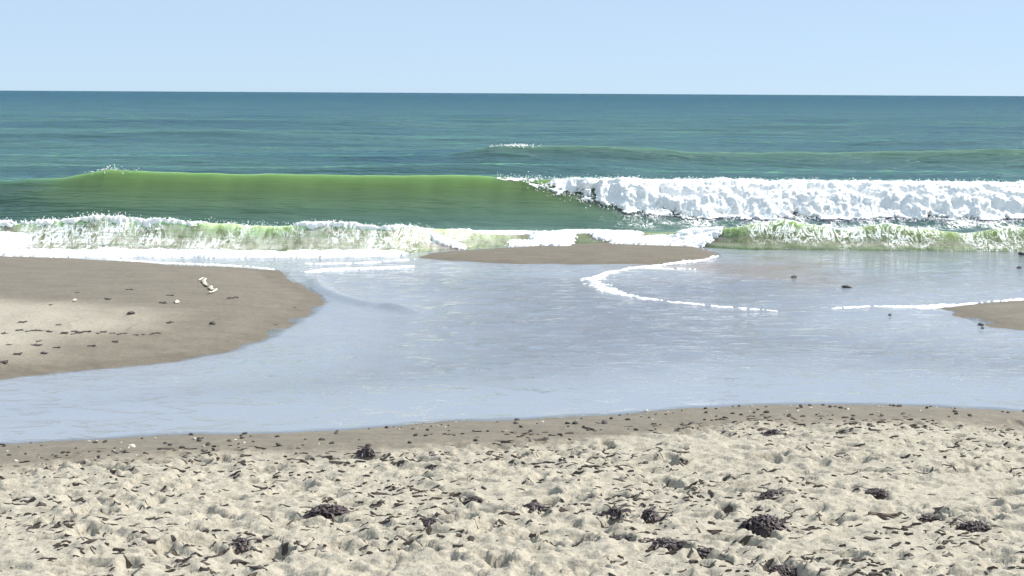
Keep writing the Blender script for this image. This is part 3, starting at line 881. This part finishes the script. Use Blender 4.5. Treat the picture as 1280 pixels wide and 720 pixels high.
# weed scraps on the left bank
GL = 'weed scraps on the left sand bank'
def scrap_mesh(seed):
    r = random.Random(seed); V, F = [], []
    for q in range(5):
        x0 = r.uniform(-.5, .1); y0 = r.uniform(-.3, .3); pts = []; ang = r.gauss(0, .25)
        for k_ in range(6):
            pts.append(Vector((x0 + k_ * .14 * math.cos(ang), y0 + k_ * .14 * math.sin(ang), .10 + .10 * math.sin(k_ * 1.1 + q)))); ang += r.gauss(0, .2)
        strand(pts, .10, .12, V, F, r)
    me = bpy.data.meshes.new('weed_scrap'); me.from_pydata(V, [], F); me.update(); me.materials.append(M_WEED); return me
scraps = [scrap_mesh(i) for i in range(6)]
bank_px = [(94, 366, .06), (164, 362, .09), (62, 381, .05), (205, 379, .11), (212, 369, .09), (135, 374, .1), (23, 403, .10), (75, 406, .06), (48, 426, .05), (48, 431.5, .10), (70, 434, .07), (55, 441.5, .09),
           (17, 443, .10), (6, 453, .13), (210, 403, .08), (145, 427.5, .09), (113, 432, .08), (5, 417, .08), (8, 431, .06), (95, 414, .07), (290, 372, .10), (345, 406, .05), (368, 384, .04), (338, 415, .04), (352, 418, .05)]
bank_px += [(25 + 9.5 * i + rng.normal(0, 2), 413.5 + .30 * i + rng.normal(0, 1.0), rng.uniform(.05, .10)) for i in range(19)]
for i, (px, py, s) in enumerate(bank_px):
    x, y, z = at_ground(px, py)
    o = link('weed_scrap', scraps[i % 6]); o.location = (x, y, z); o.scale = (s * .95, s * 1.3, s * .3); o.rotation_euler = (0, 0, rng.normal(0, .25) + (math.pi if i % 2 else 0))
    tag(o, 'dark weed scrap lying on the left sand bank', 'seaweed', GL)

# pale crumpled scrap on the left bank
def pale_scrap():
    g = [at_ground(*q) for q in [(248.5, 351.5), (253, 350), (257, 349.5), (254.5, 353), (256.5, 356), (260, 359), (264, 359), (263, 362), (266.5, 363.5), (270.5, 364), (266, 366), (261.5, 368)]]
    o_ = Vector(g[6]); V, F = [], []
    strand([Vector(q) - o_ + Vector((0, 0, .012 + .012 * (i % 2))) for i, q in enumerate(g)], .024, .010, V, F, None)
    me = bpy.data.meshes.new('pale_scrap'); me.from_pydata(V, [], F); me.update()
    o = link('pale_scrap', me, M_SCRAP); o.location = o_
    tag(o, 'cream zigzag strip of scrap lying on the left sand bank', 'scrap')
pale_scrap()

# dark flakes standing in for small shadows on the sand, with some weed bits
def shade_flecks():
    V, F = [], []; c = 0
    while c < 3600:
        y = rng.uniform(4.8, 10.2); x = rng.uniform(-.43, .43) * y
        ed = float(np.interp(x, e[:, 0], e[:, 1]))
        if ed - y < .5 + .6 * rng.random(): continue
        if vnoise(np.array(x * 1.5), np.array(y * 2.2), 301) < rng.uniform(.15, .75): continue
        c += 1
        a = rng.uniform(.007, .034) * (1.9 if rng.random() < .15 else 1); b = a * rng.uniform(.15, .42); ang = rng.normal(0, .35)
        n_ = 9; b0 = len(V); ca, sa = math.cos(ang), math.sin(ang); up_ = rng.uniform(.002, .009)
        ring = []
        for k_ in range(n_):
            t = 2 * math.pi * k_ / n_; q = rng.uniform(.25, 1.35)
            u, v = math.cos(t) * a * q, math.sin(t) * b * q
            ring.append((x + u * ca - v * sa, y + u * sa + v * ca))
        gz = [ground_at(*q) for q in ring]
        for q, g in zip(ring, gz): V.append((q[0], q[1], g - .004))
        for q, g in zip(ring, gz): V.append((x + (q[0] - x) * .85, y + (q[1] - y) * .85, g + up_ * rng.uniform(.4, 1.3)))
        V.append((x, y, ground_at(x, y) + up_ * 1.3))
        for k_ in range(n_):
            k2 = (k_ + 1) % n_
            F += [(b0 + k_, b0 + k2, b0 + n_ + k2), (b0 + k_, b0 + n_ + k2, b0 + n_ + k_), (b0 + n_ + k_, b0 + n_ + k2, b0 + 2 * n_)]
    return mesh_np('weed_shade_flecks', np.array(V), np.array(F), None, False)
lt = link('weed_shade_flecks', shade_flecks(), M_WEED_SHADE)
tag(lt, 'fine dark flecks standing in for small shadows, with weed bits, on the dry trampled sand', 'seaweed', kind='stuff')
